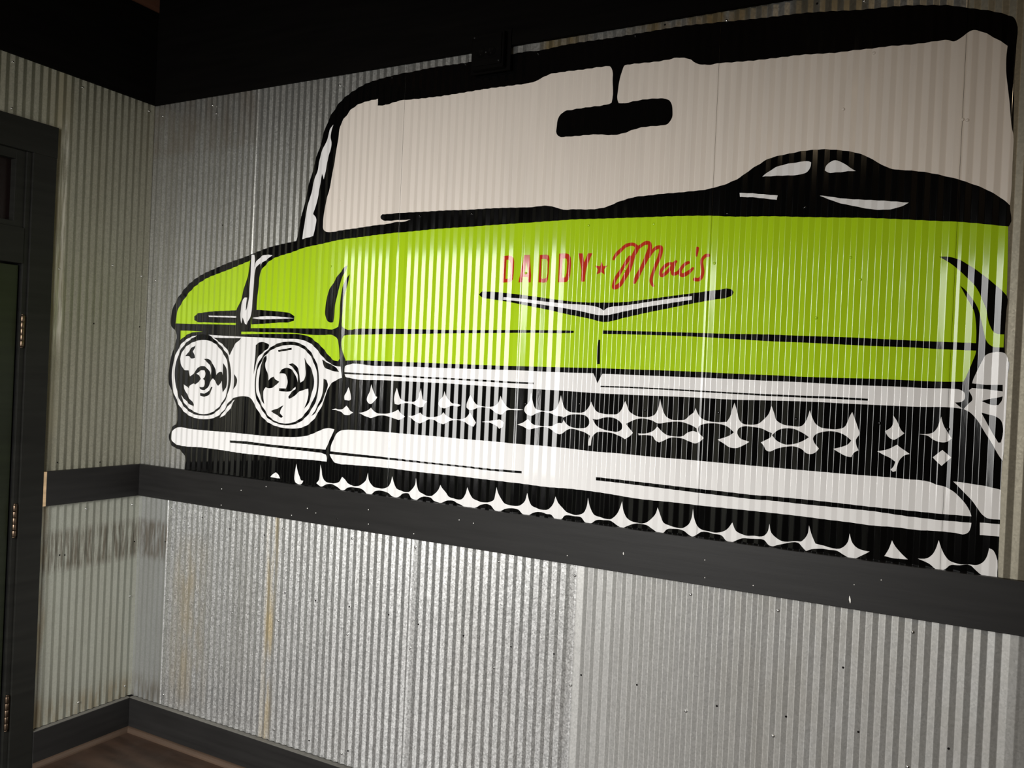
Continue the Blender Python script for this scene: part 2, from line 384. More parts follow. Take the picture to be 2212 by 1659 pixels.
def fix_left(px, py, key):
    u, z = on_left(px, py)
    for a, b, z0, z1, s in sheets_left:
        if a <= u < b and z0 <= z < z1:
            h = prof_h(PLU if z > 1.08 else PLL, u)
            o = bpy.data.objects.new('screw' if key != 'h' else 'nail_hole', SC[key]); COL.objects.link(o); o.parent = s
            o.matrix_local = Matrix.Translation((h+0.0016, -u, z)) @ RY; return
for px, py in ((761, 1163), (897, 1182.5), (1078, 1213), (1243, 1243), (1491.7, 1284), (509.7, 1121.7), (611, 1141.7), (372, 1099), (460, 228), (466.5, 245.5), (564, 188.5), (734.5, 184), (335.5, 606), (1570, 45), (363.5, 1295.8), (501, 1323), (354, 1500), (489.6, 1543), (591, 1576), (601, 1340.5), (751, 1370.7), (885.7, 1400.5), (1067.5, 1442), (738.7, 1628), (1234, 1479.5), (1481.7, 1536.5), (1681, 1319), (1971.5, 1365), (1670, 1590), (1960.7, 1656.5), (351, 251), (1867, 2)):
    fix_main(px, py, 'm')
for px, py in ((682, 1297.5), (754.5, 1310.7), (840.5, 1327.5), (904.5, 1348.2), (1002, 1373), (1103.7, 1397), (668, 1599.5), (752.5, 1621.7), (615.5, 1281), (1196.5, 1412.7), (1255.5, 1458), (1375.5, 1479.7), (1548.5, 1525), (1697.7, 1548), (1854, 1581), (2049, 1616.5), (1821.5, 1441.5), (436.5, 1118), (496.5, 1142.7), (570.7, 1156), (481, 486.5), (480.5, 1002), (1437, 54), (358, 1170), (1765.5, 8)):
    fix_main(px, py, 'h')
for px, py in ((1373, 78), (1162, 115), (1019, 461), (906, 466), (1571, 461), (1738.7, 447.5), (1252.5, 872.5), (1393.7, 886), (1552.5, 891), (1720, 905), (1900, 914), (2047.7, 927), (1135, 872.5), (847, 168), (1005, 139), (1086, 152)):
    fix_main(px, py, 'k')
for px, py in ((735, 434), (819.5, 425.8), (1888, 115), (1821.5, 236), (2079, 259), (2089.5, 260.5)): fix_main(px, py, 'w')
for px, py in ((1837.7, 556), (1272, 487.5), (1412.5, 484), (1543.7, 568.7), (1349.5, 586), (1136, 590), (716, 575.6), (1763, 687), (1858, 604)): fix_main(px, py, 'g')
for px, py in ((27, 134), (24.4, 234), (179, 189), (321, 240), (128.3, 581), (303.8, 596.7), (184, 1099), (284.8, 1089.7), (278.8, 1287.7), (268.5, 1481.6), (168, 1517), (242.8, 573.6)): fix_left(px, py, 'm')
for px, py in ((140, 1199), (128.5, 1199), (291, 1170), (203, 699), (214.7, 998), (123, 999), (300.5, 706)): fix_left(px, py, 'h')

# ------------------------------------------------------------------ door in the left wall
door = bpy.data.objects.new('door_1', None); COL.objects.link(door); door.location = (0, -1.015, 0)
tag(door, 'dark painted door with transom window and charcoal casing', 'door', kind='structure')
def dpart(name, m_, *a, bev=0.001, parent=None):
    o = boxo(name, m_, None, *a, bev=bev); p = parent or door
    o.parent = p; o.matrix_parent_inverse = Matrix.Translation((0, -1.015, 0)).inverted() if p is door else Matrix.Identity(4)
    return o
DY0, DY1 = -0.5625, -1.4675
dpart('door_casing', M_case, -0.01, T, -0.540, -0.449, 0, 2.366)
dpart('door_casing', M_case, -0.01, T, -1.581, -1.490, 0, 2.366)
dpart('door_casing', M_case, -0.01, T+0.001, -1.591, -0.447, 2.366, 2.484)
dpart('door_jamb', M_case, -0.12, 0.012, -0.5595, -0.5402, 0, 2.365)
dpart('door_jamb', M_case, -0.12, 0.012, -1.490, -1.4705, 0, 2.365)
dpart('transom_bar', M_case, -0.12, 0.014, DY1-0.002, -0.5597, 1.945, 2.078)
for a in ((-0.596, -0.5597, 2.078, 2.365), (-1.470, -1.434, 2.078, 2.365), (-1.434, -0.596, 2.330, 2.365), (-1.434, -0.596, 2.078, 2.100)):
    dpart('transom_sash', M_case, -0.05, 0.004, *a)
dpart('transom_pane', M_pane, -0.032, -0.026, -1.434, -0.596, 2.10, 2.33, bev=0)
bm = bmesh.new()
st = 0.115
for a in ((DY1, DY1+st, 0.006, 1.938), (DY0-st, DY0-0.003, 0.006, 1.938), (DY1+st, DY0-st, 0.006, 0.22), (DY1+st, DY0-st, 0.90, 1.04), (DY1+st, DY0-st, 1.82, 1.938)):
    box(bm, -0.048, -0.004, *a, bev=0.002)
for z0, z1 in ((0.22, 0.90), (1.04, 1.82)): box(bm, -0.038, -0.016, DY1+st, DY0-st, z0, z1)
leaf = obj('door_leaf', bm, M_door); leaf.parent = door; leaf.matrix_parent_inverse = Matrix.Translation((0, -1.015, 0)).inverted()
bm = bmesh.new(); lathe(bm, [(0.026, 0), (0.026, 0.006), (0.010, 0.010), (0.010, 0.035), (0.022, 0.045), (0.026, 0.056), (0.02, 0.066), (0, 0.070)], 20, Matrix.Translation((-0.004, DY1+0.06, 0.97)) @ RY)
k = obj('door_knob', bm, M_hinge); k.parent = leaf
for zc, hh in ((1.692, 0.058), (0.977, 0.060), (0.249, 0.064)):
    e = bpy.data.objects.new('hinge', None); COL.objects.link(e); e.parent = door
    e.matrix_parent_inverse = Matrix.Translation((0, -1.015, 0)).inverted(); e.location = (0.016, -0.5545, zc)
    for i in range(5):
        bm = bmesh.new(); z0 = -hh+i*hh*2/5; z1 = z0+hh*2/5-0.0016
        lathe(bm, [(0, z0), (0.0064, z0), (0.0070, z0+0.001), (0.0070, z1-0.001), (0.0064, z1), (0, z1)], 14, Matrix.Identity(4))
        obj('hinge_knuckle', bm, M_hinge, e)
    bm = bmesh.new()
    for z in (hh+0.001, -hh-0.005): lathe(bm, [(0, z), (0.005, z), (0.006, z+0.002), (0.004, z+0.004), (0, z+0.005)], 12, Matrix.Identity(4))
    obj('hinge_pin', bm, M_hinge, e)
    boxo('hinge_plate', M_hinge, e, -0.0055, -0.0030, 0.004, 0.0155, -hh, hh)

# ------------------------------------------------------------------ electrical outlet box at the beam
ob = bpy.data.objects.new('outlet_box', None); COL.objects.link(ob); ob.location = (1.692, -0.02, 2.69)
tag(ob, 'black painted square electrical outlet box mounted at the lower edge of beam', 'outlet box')
boxo('box_body', M_beam, ob, -0.062, 0.062, -0.030, 0.019-0.005, -0.062, 0.058, bev=0.004)
boxo('back_plate', M_beam, ob, -0.076, 0.076, -0.006, 0.0, -0.068, 0.070, bev=0.001)
boxo('cover_plate', M_beam, ob, -0.056, 0.056, -0.036, -0.029, -0.052, 0.052, bev=0.003)
for dx in (-0.021, 0.018):
    bm = bmesh.new(); MM = Matrix.Translation((dx, -0.0355, -0.010)) @ RX
    lathe(bm, [(0.0172, -0.002), (0.0172, 0.0025), (0.0155, 0.0035), (0.0150, 0.0020), (0, 0.0020)], 24, MM)
    rc = obj('receptacle', bm, M_beam, ob)
    bm = bmesh.new()
    for a in ((-0.0060, -0.0045, 0.001, 0.008), (0.0045, 0.0060, 0.001, 0.008), (-0.002, 0.002, -0.008, -0.004)): box(bm, dx+a[0], dx+a[1], -0.0379, -0.0374, -0.010+a[2], -0.010+a[3])
    obj('slot', bm, M_hole, rc)
for sx, sz in ((-0.0015, -0.010), (0.048, -0.044), (-0.048, 0.044)):
    o = bpy.data.objects.new('screw', dome_mesh('cover_screw', 0.0035, 0.002)); o.data.materials.append(M_rail); COL.objects.link(o); o.parent = ob
    o.matrix_local = Matrix.Translation((sx, -0.036, sz)) @ RX

# ------------------------------------------------------------------ the painted car, traced on the wall plane
# Every outline is stored in photograph pixels and put on the wall once, as (x, z) of the flat wall plane;
# the paint then follows the corrugation.  Tile letters give the enlargement the points were read in.
TILES = {'A': (350, 480, 4.9156), 'B': (350, 680, 4.9156), 'C': (350, 900, 4.9156), 'D': (640, 100, 4), 'E': (1150, 0, 4), 'F': (1659, 0, 4),
         'G': (1659, 280, 4), 'H': (1000, 400, 4), 'I': (1250, 280, 4), 'J': (680, 700, 4), 'K': (1180, 700, 4), 'L': (1659, 640, 4),
         'M': (1659, 900, 4), 'N': (1180, 900, 4), 'O': (680, 900, 4), 'P': (1080, 510, 10.0545), 'Q': (1300, 500, 9.2167), '0': (0, 0, 1)}
def P_(txt):
    """'D 710,455 545,500 E 60,690' -> wall points"""
    out = []; t = TILES['0']
    for w in txt.split():
        if w in TILES: t = TILES[w]
        else:
            a, b = w.split(','); out.append(on_main(t[0]+float(a)/t[2], t[1]+float(b)/t[2]))
    return out
def smooth(pts, corner=52, n=4):
    m = len(pts); out = []
    def cornerq(i):
        a, b, c = pts[i-1], pts[i], pts[(i+1) % m]
        d = math.atan2(c[1]-b[1], c[0]-b[0]) - math.atan2(b[1]-a[1], b[0]-a[0])
        d = (d+math.pi) % (2*math.pi) - math.pi
        return abs(d) > math.radians(corner)
    cs = [cornerq(i) for i in range(m)]
    for i in range(m):
        p0, p1, p2, p3 = pts[i-1], pts[i], pts[(i+1) % m], pts[(i+2) % m]
        L = math.hypot(p2[0]-p1[0], p2[1]-p1[1])
        def tang(a, b, c, sharp, fwd):
            if sharp: return ((c[0]-b[0]), (c[1]-b[1])) if fwd else ((b[0]-a[0]), (b[1]-a[1]))
            l1 = math.hypot(b[0]-a[0], b[1]-a[1])+1e-9; l2 = math.hypot(c[0]-b[0], c[1]-b[1])+1e-9
            t = ((b[0]-a[0])/l1*l2+(c[0]-b[0])/l2*l1)/(l1+l2), ((b[1]-a[1])/l1*l2+(c[1]-b[1])/l2*l1)/(l1+l2)
            return t[0]*L, t[1]*L
        t1 = tang(p0, p1, p2, cs[i], True); t2 = tang(p1, p2, p3, cs[(i+1) % m], False)
        k = n if L > 0.006 else 2
        for q in range(k):
            t = q/k; a = 2*t**3-3*t*t+1; b = t**3-2*t*t+t; c = -2*t**3+3*t*t; d = t**3-t*t
            out.append((a*p1[0]+b*t1[0]+c*p2[0]+d*t2[0], a*p1[1]+b*t1[1]+c*p2[1]+d*t2[1]))
    return out
BREAKS = sorted({round(g+d, 7) for g in GAPS for d in (-0.00035, 0.00035)} | {round(s[0], 7) for s in PU} | {round(s[3], 7) for s in PU})
def slabs(polys):
    """even-odd trapezoids of one or more outlines, cut at every fold of the sheet"""
    edges = []
    for p in polys:
        for a, b in zip(p, p[1:]+p[:1]):
            if abs(a[0]-b[0]) > 1e-9: edges.append((a, b) if a[0] < b[0] else (b, a))
    edges.sort(key=lambda e: e[0][0])
    x0 = edges[0][0][0]; x1 = max(e[1][0] for e in edges)
    xs = sorted({round(v[0], 7) for p in polys for v in p} | set(BREAKS[bisect.bisect_left(BREAKS, x0):bisect.bisect_right(BREAKS, x1)]))
    out = []; act = []; k = 0
    for xa, xb in zip(xs, xs[1:]):
        if xb-xa < 2e-7: continue
        mid = (xa+xb)/2
        while k < len(edges) and edges[k][0][0] <= mid: act.append(edges[k]); k += 1
        act = [e for e in act if e[1][0] > mid]
        cut = []
        for (a, b) in act:
            g = (b[1]-a[1])/(b[0]-a[0]); cut.append((a[1]+g*(mid-a[0]), a[1]+g*(xa-a[0]), a[1]+g*(xb-a[0])))
        cut.sort()
        for lo_, hi_ in zip(cut[0::2], cut[1::2]): out.append((xa, lo_[1], hi_[1], xb, lo_[2], hi_[2]))
    return out
mural = bpy.data.objects.new('car_mural', None); COL.objects.link(mural); mural.location = (1.75, 0, ZR1)
tag(mural, 'lime green vintage car front painted large across the corrugated wall', 'mural')
def paint_part(name, groups, layer, material, parent=None, label=None):
    qs = []
    for gi, polys in enumerate(groups):
        for (xa, a0, a1, xb, b0, b1) in slabs(polys):
            if any(abs((xa+xb)/2-g) < 0.00035 for g in GAPS): continue
            qs.append((seg_at(PU, PU_START, (xa+xb)/2), xa, a0, a1, xb, b0, b1, 0.00035+0.00030*layer+2.5e-6*gi))
    me = strip_mesh(name, qs, mp_main, nm_main)
    o = link(name, me, material)
    o.parent = parent or mural
    o.matrix_parent_inverse = Matrix.Translation(mural.location).inverted() if parent is None else Matrix.Identity(4)
    if label: o['label'] = label
    return o
def S_(txt, **kw): return smooth(P_(txt), **kw)
def part(name, txt, layer, material, parent=None, label=None, sm=True, holes=()):
    polys = [S_(txt) if sm else P_(txt)] + [S_(h) if sm else P_(h) for h in holes]
    return paint_part(name, [polys], layer, material, parent, label)

# black silhouette under everything
part('black_outline', """D 15,1620 45,1480 110,1200 170,980 220,820 270,660 330,550 400,460 490,390 600,325 700,290 850,250 1000,220 1200,180 1450,145 1840,75 1960,50
 E 40,440 300,385 700,325 1000,275 1300,225 1600,195 1900,165 2200,130 F 200,125 500,100 800,85 1100,55 1200,48 1400,45 1600,50 1700,68 1900,90 2050,125 2120,150 2145,190
 2145,400 2130,600 2125,900 2118,1170 G 2112,250 2100,560 2090,655 2085,830 2075,840 2065,1440 L 2045,440 2048,520 2074,545 2070,700 2062,900 2050,1100 2040,1300 2030,1430
 M 2025,380 2010,620 2005,900 2000,1000 1988,1380 0 2156.5,1262 1659,1196 1000,1106 396,1027 C 240,540 250,460 240,420 205,365 110,310 80,265 72,205 90,150 120,100 155,70
 B 165,1050 140,920 100,800 75,720 68,650 85,540 110,400 140,310 160,250 155,185 115,140 A 92,1060 100,1000 130,880 190,775 290,655 420,560 570,490 720,425 880,370 1000,320
 1130,270 1240,240 1330,220 1425,200""", 0, M_black)

# glass, roof pillar
part('windshield', """D 450,575 480,545 510,520 545,500 620,475 710,455 708,515 760,510 880,475 1100,450 1300,425 1480,395 1700,360 1900,335 2050,310 2110,280
 E 60,690 130,650 250,625 450,600 560,583 830,558 960,545 1100,530 1180,515 1250,500 1330,505 1370,515 1400,540 1470,560 1650,545 1900,525 2200,490
 F 240,480 460,465 600,455 750,435 900,420 1050,400 1250,385 1400,365 1500,350 1560,348 1610,358 1690,315 1740,275 1790,262 1860,280 1960,330 2070,395 2060,480 2058,620 2070,740
 2085,870 2095,1000 2105,1100 2120,1170 2118,1300 G 2112,300 2100,560 2090,655 2040,610 1980,570 1900,525 1820,490 1750,465 1640,430 1540,405 1440,382 1340,365 1200,352 1090,343 1020,322
 950,285 860,235 780,205 680,185 580,175 500,170 400,175 300,185 200,205 100,225 0,255 I 1560,300 1480,350 1400,410 1300,460 1200,495 1090,520 1000,530 850,545 720,555 600,570 500,580
 420,600 330,630 250,665 190,680 80,690 H 960,208 870,212 810,195 760,182 700,178 640,185 560,192 400,195 200,203 0,215 D 1300,1418 1100,1430 900,1440 790,1450 745,1452 733,1470
 735,1490 750,1503 800,1508 880,1503 990,1498 930,1515 860,1520 790,1535 700,1545 600,1560 480,1578 390,1590 300,1605 255,1600 232,1580 230,1530 240,1430 265,1330 290,1230 310,1100
 335,1000 350,900 365,800 380,690 405,640 435,600""", 1, M_glassw, label='warm white windshield')
part('pillar_highlight', """D 320,677 305,740 300,790 306,830 300,890 280,960 262,1030 250,1090 238,1150 228,1100 215,1170 200,1230 185,1310 165,1400 150,1450 170,1480 165,1560 150,1640 A 1490,180
 D 62,1580 80,1480 105,1370 130,1270 150,1180 185,1080 200,980 215,930 250,850 275,780 295,720""", 1, M_white)
part('rear_view_mirror', """E 640,560 675,578 692,610 695,700 693,860 685,890 640,905 500,925 340,950 275,965 245,990 225,1030 213,1100 210,1150 225,1175 320,1180 450,1170 560,1162 700,1168
 780,1155 850,1130 920,1108 1050,1090 1120,1085 1170,1070 1205,1030 1213,960 1205,900 1180,865 1130,852 1050,853 960,862 860,880 780,895 745,890 735,860 740,780 755,680 775,620 800,570
 835,555 830,515 640,530""", 2, M_black)
part('dashboard_highlight', 'I 1588,408 1640,365 1720,320 1800,298 1900,283 1990,275 2010,285 2005,320 1980,360 1930,385 1860,395 1750,398 1660,403', 1, M_white)
part('dashboard_highlight', 'G 492,355 500,320 530,285 570,267 610,272 660,295 710,330 757,357 700,360 600,370 520,370', 1, M_white)
part('dashboard_highlight', 'I 1392,548 1480,550 1600,560 1720,570 1712,608 1600,595 1500,585 1395,583', 1, M_white)
part('dashboard_highlight', 'G 447,572 500,575 600,590 700,600 900,610 1100,622 1217,632 1150,665 1060,688 960,693 850,682 740,660 620,635 520,600', 1, M_white)

# bodywork
part('fender', """A 145,1075 155,1020 180,910 230,830 300,735 380,660 470,600 600,545 720,500 850,445 945,405 930,480 900,610 870,720 840,820 795,935 700,940 560,945 440,960 370,975 345,1000 345,1040
 375,1058 450,1062 600,1068 790,1070 788,1092 600,1085 300,1080""", 1, M_green)
part('fender', 'B 198,168 300,170 440,180 380,182 300,195 235,235 198,268', 1, M_green)
part('hood', """A 1005,935 1010,830 1025,680 1040,550 1110,445 1170,395 1250,360 1380,320 1500,275 1700,230 1900,185 2100,160 2212,145 D 700,1630 800,1618 1000,1600 1200,1580 1500,1560 1700,1545 2000,1525
 H 771,310 1000,295 1200,290 1500,280 1800,270 2100,265 I 1212,748 1300,752 1700,750 1900,755 2211,760 G 900,765 1200,778 1500,792 1750,805 1900,820 2075,838 2062,1430 L 2040,330 2035,442
 1900,442 1800,442 1798,478 1760,580 1720,680 1690,738 1500,738 1200,725 900,712 600,705 300,695 0,680 K 1700,432 1300,412 1000,400 700,390 500,382 430,380 200,375 0,370 J 1700,362 1400,352
 1100,340 700,325 400,315 290,315 200,321 160,310 130,280 80,220 40,175 B 1640,290 1580,240 1480,210 1300,203 1100,203 950,205 845,207 845,180 940,180 945,1 A 945,1083 1005,1075""", 1, M_green)
part('turn_lamp', 'A 1000,932 1100,937 1210,945 1300,955 1370,970 1405,1000 1400,1045 1370,1058 1250,1065 1100,1078 950,1085 950,940', 2, M_black)
part('turn_lamp_inlay', 'A 960,1018 1040,1003 1200,1000 1300,1008 1400,1020 1300,1025 1150,1030 1030,1030', 3, M_white)
part('turn_lamp_inlay', 'A 500,992 620,995 795,998 795,1015 640,1010 505,1005', 3, M_white)
part('pillar_stripe', """A 1170,350 1120,345 1060,362 1020,400 990,440 975,480 985,400 978,345 955,345 950,440 945,560 935,700 928,820 905,900 888,940 892,870 900,800 880,800 850,850 835,930 830,990 840,1060 850,1075
 862,1010 880,1080 900,1088 920,1050 940,1000 950,940 960,800 975,650 985,540 1000,490 1045,430 1045,470 1025,500 1040,480 1060,440 1110,400 1150,370""", 1, M_white)
part('body_line', """A 940,1125 1200,1125 1500,1128 1700,1130 1840,1130 1870,1110 1885,1000 1890,880 1910,740 1940,640 1965,585 1998,553 1985,610 1960,690 1935,800 1925,930 1915,1050 1918,1110 1940,1130 2100,1130 2212,1132
 J 600,40 900,45 1200,52 1500,52 1800,52 2211,57 H 960,1258 960,1277 J 2211,78 1900,76 1500,78 1200,80 900,85 600,88 400,92 280,95 250,100 238,130 235,200 250,270 270,312 262,330 200,324 220,300 215,230 205,170 190,120 160,98
 80,95 0,95 B 1400,193 1200,188 1000,182 940,178""", 2, M_black)
part('hood_blade', """A 1968,455 1955,510 1900,620 1880,700 1860,800 1840,900 1832,1000 1820,1060 1790,1065 1750,1035 1735,1000 1735,900 1750,800 1780,720 1830,630 1890,540 1930,490""", 2, M_black)
part('body_line', """K 492,55 800,62 1200,73 1600,85 L 0,330 300,342 700,355 1000,370 1300,385 1800,405 1800,470 1500,458 1200,440 900,430 600,415 300,400 0,388 K 1600,128 1200,105 800,92 492,85""", 2, M_black)
part('body_line', 'K 450,135 467,137 466,345 438,347 440,200', 2, M_black)
em = part('hood_emblem', """H 137,945 165,922 220,920 400,935 600,960 800,988 1000,1010 1200,1015 1400,1010 1600,985 1900,945 2211,905 I 1300,1375 1325,1385 1340,1405 1325,1430 1290,1450 1200,1465 1000,1500
 H 1800,1060 1600,1100 1400,1145 1215,1183 1100,1155 900,1115 750,1080 600,1050 400,1010 250,985 165,968""", 2, M_black)
part('emblem_inlay', """H 350,968 500,980 700,1005 900,1025 1050,1035 1130,1045 1180,1060 1220,1085 1250,1060 1300,1050 1400,1040 1600,1010 1800,980 1980,958 1980,990 1800,1018 1600,1050 1400,1090 1220,1125 1000,1085 800,1050
 600,1020 450,1000 345,990""", 3, M_white, em, label='white inlay of the wide V emblem')
part('fin_shadow', """G 1480,1098 1540,1098 1640,1120 1750,1180 1850,1250 1950,1330 2030,1400 2064,1440 L 2060,120 2042,330 1995,328 1955,312 1920,260 1900,200 1885,110 1860,50 G 1840,1440 1820,1400 1780,1340 1720,1280 1650,1215 1580,1160""", 2, M_black)
part('fin_shadow', """G 1660,1350 1700,1380 1740,1430 1790,1500 1820,1560 1840,1640 L 1850,240 1865,310 1880,370 1910,415 1950,438 2045,443 2047,500 1900,500 1850,560 1760,745 1690,745 1760,580 1797,480 1798,400 1800,310 1795,220 1780,130
 1745,60 1710,0 G 1685,1395""", 2, M_black)

# right side lamp
rl = part('corner_lamp', """L 1850,560 1880,510 1930,488 2000,482 2050,495 2072,540 2070,700 2062,900 2050,1100 2040,1300 2028,1425 1990,1370 1940,1280 1870,1170 1800,1060 1740,1000 1690,975 1730,930 1765,895 1760,860 1740,825 1735,812
 1760,795 1765,745 1800,660""", 3, M_white)
part('lamp_shading', 'L 1760,752 1880,765 2028,765 2028,823 1900,805 1760,792', 4, M_black, rl, sm=False)
part('lamp_shading', 'L 1845,905 1900,890 1960,880 2028,865 2020,900 1990,940 1940,940 1890,925', 4, M_black, rl)
part('lamp_shading', 'L 1842,1005 1900,1020 1970,1040 2010,1070 2028,1120 2028,1200 2010,1265 1990,1265 1950,1200 1900,1110', 4, M_black, rl)

# grille
gb = part('grille_bar', """J 258,390 262,365 280,355 500,360 800,368 1100,380 1500,392 1800,402 K 0,412 200,420 408,425 442,512 487,430 700,438 1000,450 1300,462 1600,475 1900,490 L 295,743 500,755 800,770 1100,780 1400,795 1600,800
 1660,808 1695,830 1703,860 1695,895 1670,912 1615,918 1640,940 1680,972 1600,962 1300,955 1000,942 700,928 400,912 200,905 0,900 K 1600,652 1300,635 1000,622 700,610 400,595 200,580 0,567 J 1700,550 1400,530 1100,510 900,500
 600,485 300,465 270,455 262,437""", 1, M_white)
part('bar_line', 'J 255,416 500,430 700,438 900,452 1200,468 1500,483 1700,497 1890,505 1890,520 1700,512 1500,500 1200,482 900,468 700,455 500,443 255,432', 2, M_black, gb, sm=False)
part('bar_line', 'K 472,533 700,540 1000,555 1300,572 1600,590 L 0,846 300,858 500,865 700,875 862,885 862,903 700,893 400,880 0,862 K 1600,603 1300,585 1000,567 700,552 472,545', 2, M_black, gb, sm=False)
for t in ('J 290,545 275,590 258,630 262,655 300,660 318,650 315,620 303,580',
          'J 490,520 475,580 455,630 452,660 465,685 490,690 520,660 540,630 525,625 510,580',
          'J 708,550 690,610 685,650 690,690 720,697 760,685 820,685 870,700 905,720 940,715 950,690 970,670 940,655 930,620 918,555 905,590 890,650 860,670 820,670 770,665 740,640 722,600',
          'J 1122,580 1110,620 1080,660 1072,690 1085,720 1125,728 1165,710 1200,705 1240,712 1265,700 1230,690 1180,680 1150,645',
          'J 1347,612 1330,650 1312,690 1310,720 1340,742 1380,735 1420,720 1455,718 1500,725 1540,745 1580,775 1620,780 1650,750 1700,742 1750,745 1800,742 1750,732 1690,730 1655,710 1630,670 1607,620 1590,670 1560,705 1510,715 1455,712 1410,700 1375,670',
          'J 150,740 180,730 210,738 250,730 275,705 300,740 333,765 300,785 265,785 220,755 190,745',
          'J 382,768 440,755 490,722 520,760 590,775 650,770 690,755 720,738 750,775 778,800 730,828 690,818 640,798 560,790 520,800 490,812 450,800',
          'J 810,795 860,790 890,775 912,765 950,795 1000,805 1050,800 1085,790 1112,762 1150,800 1200,820 1270,822 1310,805 1345,768 1370,815 1397,852 1370,888 1330,868 1280,838 1200,830 1160,840 1110,865 1070,850 1030,828 980,825 950,840 905,858 870,840',
          'J 1440,845 1500,838 1560,830 1610,828 1632,850 1625,890 1595,905 1570,880 1530,858 1480,848',
          'L 1083,1030 1085,1080 1065,1130 1013,1165 1030,1200 1060,1230 1090,1240 1120,1225 1178,1185 1150,1155 1130,1110 1110,1070',
          'L 1497,1040 1480,1090 1460,1140 1420,1180 1370,1190 1298,1190 1380,1205 1430,1240 1480,1258 1525,1262 1560,1250 1587,1228 1550,1170 1520,1120',
          'L 1115,1282 1150,1310 1225,1362 1180,1375 1140,1410 1115,1470 1105,1510 1080,1517 1058,1498 1085,1470 1100,1430 1060,1400 1000,1370 943,1340 1040,1320',
          'L 1507,1327 1545,1360 1585,1393 1540,1430 1500,1465 1460,1430 1423,1392 1470,1355'):
    part('grille_highlight', t, 1, M_white)
gn = part('grille_lattice', """K 0,752 50,750 80,735 105,690 128,615 145,680 165,735 200,757 260,765 320,762 355,735 380,700 390,670 405,710 430,750 480,772 560,780 620,775 650,740 670,690 683,665 700,705 720,755 760,785 820,803 900,800 940,780
 965,740 985,645 1000,720 1030,790 1080,825 1150,830 1200,825 1240,790 1275,760 1290,725 1310,770 1345,815 1400,838 1480,848 1560,845 1590,800 1610,730 1628,680 1650,760 1670,830 1700,860 1760,870 1830,862 1880,825 1920,780
 1945,705 1970,770 1990,830 2040,865 2120,880 L 295,1118 320,1090 340,1050 362,985 385,1050 410,1100 450,1130 520,1145 600,1148 660,1130 690,1080 710,1030 728,1000 750,1060 775,1130 790,1190 760,1240 765,1290 783,1330 745,1350
 720,1390 690,1385 640,1365 565,1318 640,1300 690,1280 720,1247 680,1210 620,1180 540,1165 460,1175 410,1195 390,1225 400,1265 440,1315 420,1340 380,1362 330,1355 290,1320 230,1298 150,1300 80,1315 0,1340
 K 1900,1090 1880,1050 1855,1022 1900,1000 1940,975 1950,942 1930,935 1870,905 1780,888 1700,885 1660,905 1650,940 1670,980 1755,1018 1700,1050 1640,1072 1580,1062 1530,1030 1482,998 1540,980 1590,960 1622,935 1580,895 1520,868
 1440,857 1350,868 1320,885 1314,920 1362,985 1330,1015 1285,1032 1240,1015 1180,990 1060,985 1020,1005 975,1023 940,1000 920,970 880,960 800,960 795,945 860,945 920,925 950,900 963,885 1000,930 1050,960 1120,972 1180,968
 1220,940 1270,925 1306,935 1300,900 1240,868 1150,843 1050,848 970,858 900,828 830,815 760,828 692,862 715,895 748,940 720,970 682,995 640,970 580,945 500,932 440,935 400,970 385,1050 365,1050 370,1000 382,965 340,940 270,915
 210,905 170,920 140,945 120,952 90,945 50,915 0,890 J 1880,905 1850,910 1810,890 1750,868 1800,850 1845,820 1870,855 1950,880 K 20,882 60,878 85,862 110,855 140,858 150,830 145,800 120,796 90,793 50,775 0,762 J 1970,755 1920,770
 1870,792 1830,775 1810,745 1815,720 1850,680 1870,590 1885,680 1910,730 1960,748""", 1, M_white)
for t in ('K 145,810 200,785 270,780 330,788 370,820 375,860 350,890 290,900 220,890 170,860', 'K 400,820 440,825 500,808 570,808 630,835 655,870 650,910 620,930 560,925 480,905 420,860',
          'L 35,1200 90,1155 160,1140 230,1148 290,1175 355,1217 300,1250 230,1275 150,1280 80,1250'):
    part('grille_opening', t, 2, M_black, gn)

# bumper
bp = part('bumper', """J 215,925 260,915 380,918 550,928 800,950 1050,970 1300,995 1500,1010 1750,1035 2000,1055 K 200,1075 400,1100 600,1115 900,1145 1200,1170 1500,1198 1800,1225 L 295,1502 500,1520 800,1545 1000,1560 1200,1580 1400,1605
 M 1450,585 1530,605 1600,645 1650,690 1700,745 1740,810 1757,862 1757,918 1750,960 1730,1000 1700,1015 1620,1005 1500,990 1300,980 1100,955 900,940 700,912 500,888 300,862 0,828 N 1700,805 1400,775 1100,740 800,710 500,660 200,622
 O 2000,607 1800,580 1500,545 1200,510 900,478 600,440 300,415 200,405 160,385 140,350 132,320 J 137,1100 140,1060 160,1000 190,950""", 1, M_white)
part('bumper_line', 'O 125,298 250,312 500,338 700,360 1000,395 1300,425 1500,448 1788,470 1788,490 1500,465 1300,440 1000,410 700,378 500,358 250,335 125,322', 2, M_black, bp, sm=False)
part('bumper_line', """N 432,522 600,540 900,575 1200,610 1500,643 1800,678 M 0,685 295,712 600,745 900,780 1200,810 1450,835 1762,862 1762,918 1450,890 1200,860 900,815 600,785 295,755 0,722 N 1800,715 1500,680 1200,643 900,605 600,568 432,550""", 2, M_black, bp, sm=False)
bq = part('bumper_end', """C 105,200 112,160 140,125 180,113 300,130 500,150 700,165 900,185 1100,205 1300,215 1450,215 1550,200 1650,160 1720,130 1780,122 1828,135 1800,210 1770,280 1735,350 1735,395 1750,440 1748,478 1600,460 1300,440 1100,415 860,390
 600,350 400,325 250,315 180,303 130,280 105,240""", 1, M_white)
